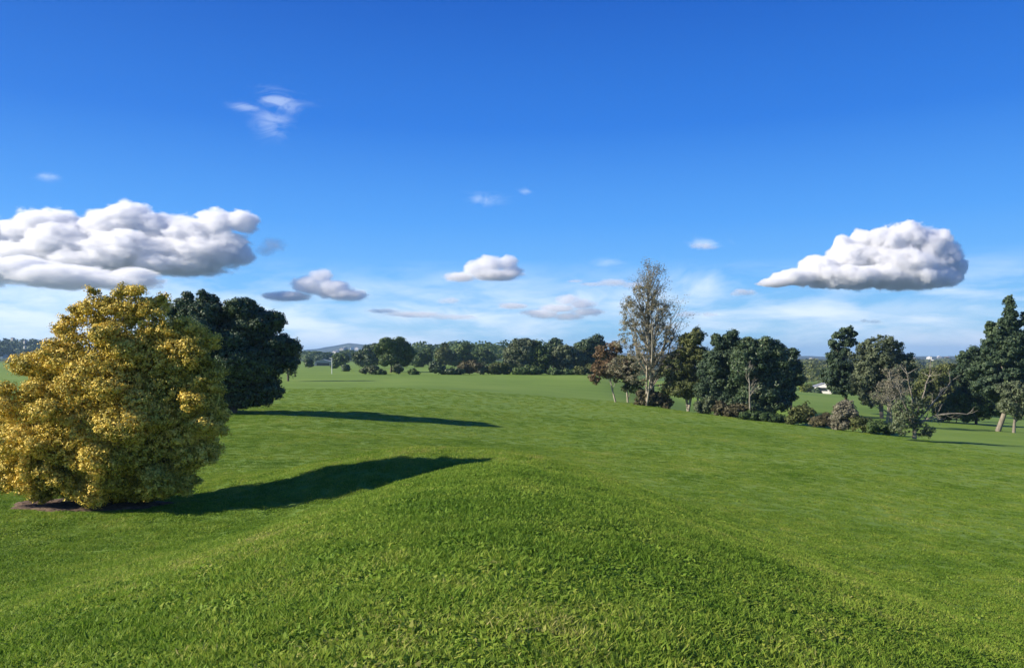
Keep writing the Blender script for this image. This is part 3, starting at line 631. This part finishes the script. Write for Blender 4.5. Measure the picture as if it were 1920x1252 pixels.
tree('pine_tree', 'dark green rounded pine left of the tall spiky pine', 'tree', 92, 1828, [(1825, 660, 10, 10), (1812, 672, 16, 12), (1835, 680, 22, 16), (1815, 700, 26, 18), (1845, 715, 26, 22), (1820, 735, 28, 20), (1842, 663, 6, 8)], M_PINE, M_BARK, .2, 1.2, .95, 15, .25, None, 10, .2, 3.2, base_y=800, up=.5)
tree('pine_tree', 'grey green tree with single pale trunk, cut off by the right edge', 'tree', 76, 1898, [(1905, 735, 26, 22), (1935, 745, 30, 26), (1890, 762, 20, 14), (1920, 775, 20, 12)], M_GREY, M_MBARK, .17, 1.2, .6, 8, .35, None, 8, .1, 3.2, base_y=808, up=.4)

# ------------------------------------------------------------------ buildings and pole
M_WHITE = plain_mat('white painted wall', (.80, .78, .72), (.74, .72, .66), .6)
M_ROOF = plain_mat('grey roof', (.30, .31, .33), (.22, .23, .25), .6); M_GLASS = plain_mat('dark glass', (.02, .025, .03), (.03, .035, .04), .15)
M_GREYW = plain_mat('grey wall', (.34, .34, .33), (.26, .26, .26), .7); M_TERRA = plain_mat('brown roof', (.16, .10, .075), (.12, .085, .07), .7)
def house(name, label, x, Y, z, w, dep, h, rh, wall, roof, rot=0, windows=(), gable=True, cat='house', group=None, over=.15):
    e = empty(name, (x, Y, z), label, cat, group); e.rotation_euler = (0, 0, rot)
    b = MB(); b.box((-w / 2, 0, -1.2), (w / 2, dep, h))
    if gable:
        b.poly([(-w / 2, 0, h), (w / 2, 0, h), (0, 0, h + rh)]); b.poly([(-w / 2, dep, h), (0, dep, h + rh), (w / 2, dep, h)])
    b.build('wall', wall, e)
    r = MB(); t_ = .14
    for s in (-1, 1):
        k = rh / (w / 2); xe = s * (w / 2 + over); ze = h - over * k
        q = [(xe, -over, ze + .02), (0, -over, h + rh + .02), (0, dep + over, h + rh + .02), (xe, dep + over, ze + .02)]
        top = [(a_, b_, c_ + t_) for a_, b_, c_ in q]; o = len(r.v); r.v += q + top
        r.f += [tuple(o + i for i in f) for f in ((0, 1, 2, 3), (7, 6, 5, 4), (0, 4, 5, 1), (1, 5, 6, 2), (2, 6, 7, 3), (3, 7, 4, 0))]
    r.build('roof', roof, e)
    for (x0, x1, z0, z1) in windows:
        wf = MB(); wf.box((x0 - .08, -.05, z0 - .08), (x1 + .08, -.003, z1 + .08)); f = wf.build('window', wall, e)
        g = MB(); g.box((x0, -.07, z0), (x1, -.054, z1)); g.build('pane', M_GLASS, f)
    return e
Yh = 258.; p = at(1547, 742, Yh)
house('white_house', 'white gabled house with a dark window, down the slope between the pines', p[0], Yh, p[2], 7.6, 9, 2.8, 1.3, M_WHITE, M_ROOF, R(-20), [(-1.9, .7, 1.6, 2.7), (2.3, 3.3, .1, 2.1)])
Ys = 318.; p = at(606, 685, Ys)
house('shed', 'low grey shed with a pale roof beyond the field, left of the white pole', p[0], Ys, hz(p[0], Ys), 7.0, 5, 1.5, 1.0, M_GREYW, plain_mat('pale metal roof', (.55, .57, .58), (.45, .47, .49), .5), R(8), [(-2.6, 2.4, .1, 1.2)], cat='shed')
rng_h = np.random.default_rng(77)
def far_house(px, py, Y, w, mt, rf, lab, grp):
    p = at(px, py, Y); house('house', lab, p[0], Y, p[2], w, w * .8, w * .38, w * .22, mt, rf, R(rng_h.uniform(-40, 40)), group=grp, cat='house')
for px, py in ((1695, 676), (1706, 678), (1718, 675), (1730, 680), (1742, 673), (1748, 679), (1762, 671), (1765, 689), (1775, 677), (1781, 674), (1786, 683), (1790, 679), (1755, 685), (1738, 688), (1712, 684), (1520, 677), (1538, 683)):
    Y = 1250 + (690 - py) * 38; far_house(px, py, Y, rng_h.uniform(8, 13), M_WHITE if rng_h.random() < .7 else M_GREYW, M_WHITE if rng_h.random() < .5 else M_TERRA, 'tiny pale house of the far town on the right horizon', 'houses of the far town on the right')
for px, py in ((634, 662), (640, 657), (648, 656), (655, 659), (662, 655), (668, 655), (658, 663), (626, 664)):
    Y = 1250 + (670 - py) * 20; far_house(px, py, Y, rng_h.uniform(6, 10), M_WHITE if rng_h.random() < .6 else M_GREYW, M_GREYW, 'tiny pale house on the hillside above the white pole', 'houses on the hillside left of centre')
for px, py, w in ((22, 636, 3.2), (45, 641, 2.6), (45, 651, 2.6), (40, 667, 4), (10, 669, 5)):
    far_house(px, py, 640, w * .7, M_GREYW, M_ROOF, 'tiny grey house among the dark wood at the left edge', 'houses in the dark wood on the left')
def pole():
    Y = 157.; x = px_x(622.5, Y); z = hz(x, Y)
    e = empty('white_pole', (x, Y, z), 'thin white pole with a short pale arm on top, on the grass left of centre', 'pole')
    zt = at(622.5, 671.5, Y)[2] - z
    mt = plain_mat('white paint', (.78, .78, .74), (.7, .7, .66), .5)
    link('post', tubes_mesh('post', [(np.array([[0, 0, -.1], [0, 0, zt * .5], [0, 0, zt]]), np.array([.065, .06, .05]))], 8), mt, e)
    b = MB(); b.box((-.5, -.05, zt - .06), (.09, .08, zt + .06)); b.build('arm', mt, e)
pole()

# ------------------------------------------------------------------ clouds: real volumes of droplets lit by the sun
def cloud_mat(lobes, org, density, fs, amp, soft, zst):
    m, nt, out = new_mat('cloud'); L = nt.links.new; m.cycles.volume_step_rate = .5
    geo = nd(nt, 'ShaderNodeNewGeometry'); pos = geo.outputs['Position']; best = None
    st_ = nd(nt, 'ShaderNodeMapping'); st_.inputs['Scale'].default_value = (1, 1, zst); L(pos, st_.inputs['Vector']); spos = st_.outputs[0]
    for (x, y, z, rx, ry, rz) in lobes:
        mp = nd(nt, 'ShaderNodeMapping'); k = 1.45
        mp.vector_type = 'TEXTURE'; mp.inputs['Location'].default_value = (org[0] + x, org[1] + y, org[2] + z); mp.inputs['Scale'].default_value = (rx * k, ry * k, rz * k)
        L(pos, mp.inputs['Vector']); g = nd(nt, 'ShaderNodeTexGradient', gradient_type='SPHERICAL'); L(mp.outputs[0], g.inputs[0])
        best = g.outputs['Fac'] if best is None else math_n(nt, 'MAXIMUM', best, g.outputs['Fac'])
    # billows: inverted cells for the cauliflower look, finer turbulence on top
    vo = nd(nt, 'ShaderNodeTexVoronoi', feature='SMOOTH_F1', Scale=fs, Smoothness=.35); wp = nd(nt, 'ShaderNodeTexNoise', Scale=fs * 1.3, Detail=2)
    L(spos, wp.inputs['Vector']); vs = nd(nt, 'ShaderNodeVectorMath', operation='SCALE'); L(wp.outputs['Color'], vs.inputs[0]); vs.inputs['Scale'].default_value = .5 / fs
    va = nd(nt, 'ShaderNodeVectorMath', operation='ADD'); L(spos, va.inputs[0]); L(vs.outputs[0], va.inputs[1]); L(va.outputs[0], vo.inputs['Vector'])
    nz = noise(nt, fs * 2.2, spos, 6, .66)
    d = math_n(nt, 'ADD', best, math_n(nt, 'MULTIPLY', math_n(nt, 'SUBTRACT', .42, vo.outputs['Distance']), amp))
    d = math_n(nt, 'ADD', d, math_n(nt, 'MULTIPLY', math_n(nt, 'SUBTRACT', nz, .5), amp * 2.3))
    d = math_n(nt, 'DIVIDE', math_n(nt, 'SUBTRACT', d, .31), soft, True)
    # flat cloud base
    sx_ = nd(nt, 'ShaderNodeSeparateXYZ'); L(pos, sx_.inputs[0])
    zb = math_n(nt, 'DIVIDE', math_n(nt, 'ADD', math_n(nt, 'SUBTRACT', sx_.outputs['Z'], org[2] - 4), math_n(nt, 'MULTIPLY', math_n(nt, 'SUBTRACT', nz, .5), 60)), 30, True)
    v = nd(nt, 'ShaderNodeVolumePrincipled'); v.inputs['Color'].default_value = (.97, .973, .98, 1); v.inputs['Anisotropy'].default_value = .2
    L(math_n(nt, 'MULTIPLY', math_n(nt, 'MULTIPLY', d, zb), density), v.inputs['Density'])
    L(v.outputs[0], out.inputs['Volume']); return m
def ico(sub):
    import bmesh
    bm = bmesh.new(); bmesh.ops.create_icosphere(bm, subdivisions=sub, radius=1)
    V = np.array([v.co[:] for v in bm.verts]); Fc = np.array([[v.index for v in f.verts] for f in bm.faces]); bm.free(); return V, Fc
ICO = ico(3)
def cloud(label, Y, spec, base_py, density, seed, fs=.014, amp=.28, soft=.16, voxel=14., zst=1.5):
    cx = sum(s[0] for s in spec) / len(spec); o = at(cx, base_py, Y); lob = px_lobes(spec, o, Y)
    lob = [(x, y * 1., z, rx, max(ry, 30), rz) for (x, y, z, rx, ry, rz) in lob]
    Vs, Fs, k = [], [], 0
    for (x, y, z, rx, ry, rz) in lob:
        g = 1.16; V = ICO[0] * np.array([rx * g + 6, ry * g + 6, rz * g + 6]) + np.array([x, y, z]); Vs.append(V); Fs.append(ICO[1] + k); k += len(V)
    V = np.concatenate(Vs); V[:, 2] = np.maximum(V[:, 2], -22 + .02 * V[:, 2])
    me = np_mesh('cloud', V, np.concatenate(Fs)); ob = link('cloud', me, cloud_mat(lob, o, density, fs, amp, soft, zst), loc=o)
    rm = ob.modifiers.new('merge', 'REMESH'); rm.mode = 'VOXEL'; rm.voxel_size = voxel
    tag(ob, label, 'cloud', 'cumulus clouds'); return ob
CY = 3200
if True:
    cloud('big towering white cumulus cloud on the right', CY, [(1700, 445, 42, 30), (1655, 458, 46, 36), (1745, 465, 46, 38), (1778, 488, 30, 28), (1615, 452, 25, 25), (1577, 458, 15, 22), (1600, 485, 50, 34), (1680, 500, 88, 40),
        (1540, 500, 46, 22), (1500, 520, 55, 16), (1455, 530, 40, 9), (1590, 520, 95, 24), (1700, 520, 88, 26), (1765, 518, 40, 22), (1790, 500, 26, 22)], 547, .1, 1, soft=.13, zst=1.1)
    cloud('widest cloud, grey and white, above the golden tree', CY, [(452, 415, 36, 26), (405, 420, 42, 30), (355, 440, 55, 38), (240, 408, 50, 32), (200, 430, 58, 38), (290, 425, 42, 34), (90, 415, 60, 26), (40, 440, 50, 34), (-30, 440, 60, 36),
        (130, 455, 90, 40), (250, 470, 110, 40), (380, 475, 85, 34), (430, 462, 45, 34), (330, 500, 100, 22), (60, 480, 90, 30), (180, 495, 110, 26), (450, 480, 30, 22, 0, 60)], 516, .06, 2, soft=.2, zst=1.9)
    cloud('flat grey based cloud low on the left, under the widest cloud', CY * .9, [(40, 505, 75, 28), (-30, 505, 70, 34), (120, 520, 110, 24), (220, 527, 85, 18), (250, 515, 50, 14)], 547, .05, 3, soft=.26, zst=2.2)
    cloud('small white cloud with a pointed top right of the golden tree', CY, [(603, 520, 26, 18), (580, 535, 36, 20), (620, 542, 42, 20), (650, 554, 44, 13), (540, 556, 52, 11)], 568, .045, 4, soft=.26, fs=.022)
    cloud('small bright oval cloud high over the middle of the field', CY, [(915, 498, 33, 22), (950, 495, 26, 18), (892, 505, 26, 19), (960, 508, 22, 14), (930, 516, 52, 12), (862, 520, 34, 11)], 530, .05, 5, soft=.24, fs=.022)
    cloud('ragged two part cloud just left of the tall poplar', CY * 1.2, [(1065, 562, 28, 12), (1090, 570, 32, 11), (1045, 578, 40, 9), (962, 573, 32, 7), (1010, 586, 38, 7), (1065, 594, 36, 9), (1100, 585, 36, 9), (1020, 590, 36, 9)], 602, .022, 6, soft=.3, fs=.022)
    cloud('thin low cloud directly behind the top of the tall poplar', CY * 1.2, [(1150, 530, 33, 8), (1110, 533, 28, 4), (1078, 527, 18, 3), (1190, 535, 30, 8)], 541, .014, 7, fs=.022, soft=.3)

    for lab, sp, by, dn in (('faint grey scrap of cloud left of the small bright oval cloud', [(845, 564, 22, 7), (830, 566, 12, 5)], 572, .022),
        ('faint grey lens of cloud above and left of the big right cloud', [(1318, 462, 26, 7), (1335, 464, 14, 5)], 469, .02),
        ('grey scrap of cloud off the left tip of the big right cloud', [(1395, 548, 24, 9), (1380, 551, 14, 6)], 557, .03),
        ('torn grey wisp of cloud off the right end of the widest cloud', [(512, 460, 26, 16), (498, 470, 24, 12)], 500, .014),
        ('thin grey cloud scrap just right of the tall poplar', [(1290, 590, 26, 7), (1275, 592, 16, 5)], 597, .022),
        ('smaller of two thin grey scraps right of the tall poplar', [(1330, 590, 17, 6), (1340, 591, 10, 4)], 596, .02),
        ('long thin grey cloud bar low over the far trees at the middle', [(780, 590, 70, 7), (850, 595, 60, 6), (720, 583, 40, 5)], 601, .014),
        ('small grey cloud scrap low on the right between the pines', [(1640, 604, 14, 5), (1622, 602, 12, 4)], 609, .02)):
        cloud(lab, CY, sp, by, dn, 9, fs=.024, amp=.34, soft=.4, voxel=8.)

# ------------------------------------------------------------------ sky, sun, air
SUN_EL, SUN_BACK = 27.5, 11.0
sx, sy, sz = -math.cos(R(SUN_EL)) * math.cos(R(SUN_BACK)), -math.cos(R(SUN_EL)) * math.sin(R(SUN_BACK)), math.sin(R(SUN_EL))
w = bpy.data.worlds.new('World'); bpy.context.scene.world = w; w.use_nodes = True; nt = w.node_tree
for n in list(nt.nodes): nt.nodes.remove(n)
out = nt.nodes.new('ShaderNodeOutputWorld'); bg = nt.nodes.new('ShaderNodeBackground'); bg.inputs['Strength'].default_value = .10
sky = nt.nodes.new('ShaderNodeTexSky'); sky.sky_type = 'NISHITA'; sky.sun_disc = False; sky.sun_elevation = R(SUN_EL); sky.sun_rotation = math.atan2(sx, sy)
sky.altitude = 50; sky.air_density = 1.0; sky.dust_density = .3; sky.ozone_density = 2.5
tc = nt.nodes.new('ShaderNodeTexCoord'); sp = nt.nodes.new('ShaderNodeSeparateXYZ'); nt.links.new(tc.outputs['Generated'], sp.inputs[0])
az = math_n(nt, 'ARCTAN2', sp.outputs['X'], sp.outputs['Y']); el = math_n(nt, 'ARCSINE', sp.outputs['Z'])
tint = ramp(nt, [(0, (.34, .64, .82)), (.035, (.27, .59, .88)), (.09, (.15, .47, .95)), (.16, (.072, .34, .90)), (.27, (.018, .185, .72)), (.42, (.004, .10, .52)), (1, (.006, .06, .36))], math_n(nt, 'DIVIDE', el, R(60), True)).outputs['Color']
grad = nt.nodes.new('ShaderNodeVectorMath'); grad.operation = 'SCALE'; nt.links.new(tint, grad.inputs[0]); grad.inputs['Scale'].default_value = 6.1
skyc = mix(nt, sky.outputs[0], grad.outputs[0], .975)
cv = nt.nodes.new('ShaderNodeCombineXYZ'); nt.links.new(az, cv.inputs[0]); nt.links.new(math_n(nt, 'MULTIPLY', el, 4.5), cv.inputs[1])
st = noise(nt, 3.2, cv.outputs[0], 7, .6, .6); st2 = noise(nt, 9.0, cv.outputs[0], 6, .6, .4)
veil = math_n(nt, 'MULTIPLY', math_n(nt, 'SUBTRACT', math_n(nt, 'ADD', math_n(nt, 'MULTIPLY', st, .6), math_n(nt, 'MULTIPLY', st2, .4)), .42), 6.0, True)
low = math_n(nt, 'MULTIPLY', math_n(nt, 'DIVIDE', math_n(nt, 'SUBTRACT', R(7.0), el), R(4.0), True), math_n(nt, 'DIVIDE', math_n(nt, 'ADD', el, R(.5)), R(1.5), True))
fac = math_n(nt, 'MULTIPLY', veil, math_n(nt, 'MULTIPLY', low, .95))
def blob(px, py, rx, ry, amt, ns):
    a0, e0 = math.atan2(px - 960, F_PX), math.atan((668 - py) / F_PX)
    da = math_n(nt, 'DIVIDE', math_n(nt, 'SUBTRACT', az, a0), rx / F_PX); de = math_n(nt, 'DIVIDE', math_n(nt, 'SUBTRACT', el, e0), ry / F_PX)
    r2 = math_n(nt, 'ADD', math_n(nt, 'MULTIPLY', da, da), math_n(nt, 'MULTIPLY', de, de))
    g = math_n(nt, 'POWER', 2.718, math_n(nt, 'MULTIPLY', r2, -1.0)); nz = noise(nt, ns, cv2, 6, .62, 1.2)
    return math_n(nt, 'MULTIPLY', math_n(nt, 'MULTIPLY', math_n(nt, 'SUBTRACT', math_n(nt, 'ADD', nz, math_n(nt, 'MULTIPLY', g, .25)), .55), 4.0, True), math_n(nt, 'MULTIPLY', g, amt))
cvn = nt.nodes.new('ShaderNodeCombineXYZ'); nt.links.new(az, cvn.inputs[0]); nt.links.new(math_n(nt, 'MULTIPLY', el, 2.0), cvn.inputs[1]); cv2 = cvn.outputs[0]
wf = None
for b_ in ((515, 205, 45, 22, .38, 22), (505, 245, 34, 26, .3, 22), (455, 222, 30, 8, .3, 20), (905, 372, 36, 12, .32, 18), (1320, 462, 34, 9, .4, 24), (82, 376, 18, 7, .35, 24), (1290, 535, 120, 42, .75, 5), (1130, 545, 110, 26, .5, 9), (1640, 590, 260, 24, .4, 7), (80, 570, 190, 34, .95, 6), (820, 590, 200, 24, .9, 7), (1100, 560, 90, 34, .8, 8), (985, 358, 14, 6, .3, 24), (1140, 495, 34, 12, .3, 20)):
    q = blob(*b_); wf = q if wf is None else math_n(nt, 'MAXIMUM', wf, q)
fac = math_n(nt, 'MAXIMUM', fac, wf)
res = mix(nt, skyc, (5.4, 6.1, 6.9), fac)
nt.links.new(res, bg.inputs['Color']); nt.links.new(bg.outputs[0], out.inputs['Surface'])
sd = bpy.data.lights.new('sun', 'SUN'); sd.energy = 5.0; sd.angle = R(.5); sd.color = (1, .90, .74)
so = bpy.data.objects.new('sun', sd); C.objects.link(so)
from mathutils import Vector
so.rotation_euler = Vector((sx, sy, sz)).to_track_quat('Z', 'Y').to_euler(); so.location = (-60, -20, 40)

def haze():
    m, nt, out = new_mat('haze'); v = nd(nt, 'ShaderNodeVolumePrincipled'); v.inputs['Color'].default_value = (.46, .70, 1, 1); v.inputs['Density'].default_value = .00016
    v.inputs['Anisotropy'].default_value = .2; nt.links.new(v.outputs[0], out.inputs['Volume'])
    b = MB(); b.box((-9200, -9200, -60), (9200, 9200, 110)); o = b.build('haze', m); tag(o, kind='stuff')
haze()

cd = bpy.data.cameras.new('camera'); cam = bpy.data.objects.new('camera', cd); C.objects.link(cam)
cam.location = (0, 0, CAM_Z); cam.rotation_euler = (math.pi / 2 + PITCH, 0, 0)
cd.sensor_width = 36; cd.lens = 36 * F_PX / 1920; cd.clip_start = .05; cd.clip_end = 30000
s = bpy.context.scene; s.camera = cam
s.view_settings.view_transform = 'Standard'; s.view_settings.look = 'None'; s.view_settings.exposure = .85; s.view_settings.gamma = 1
s.cycles.volume_bounces = 11; s.cycles.max_bounces = 16; s.cycles.diffuse_bounces = 3; s.cycles.glossy_bounces = 2; s.cycles.transmission_bounces = 4
s.cycles.use_denoising = True; s.cycles.sample_clamp_indirect = 6
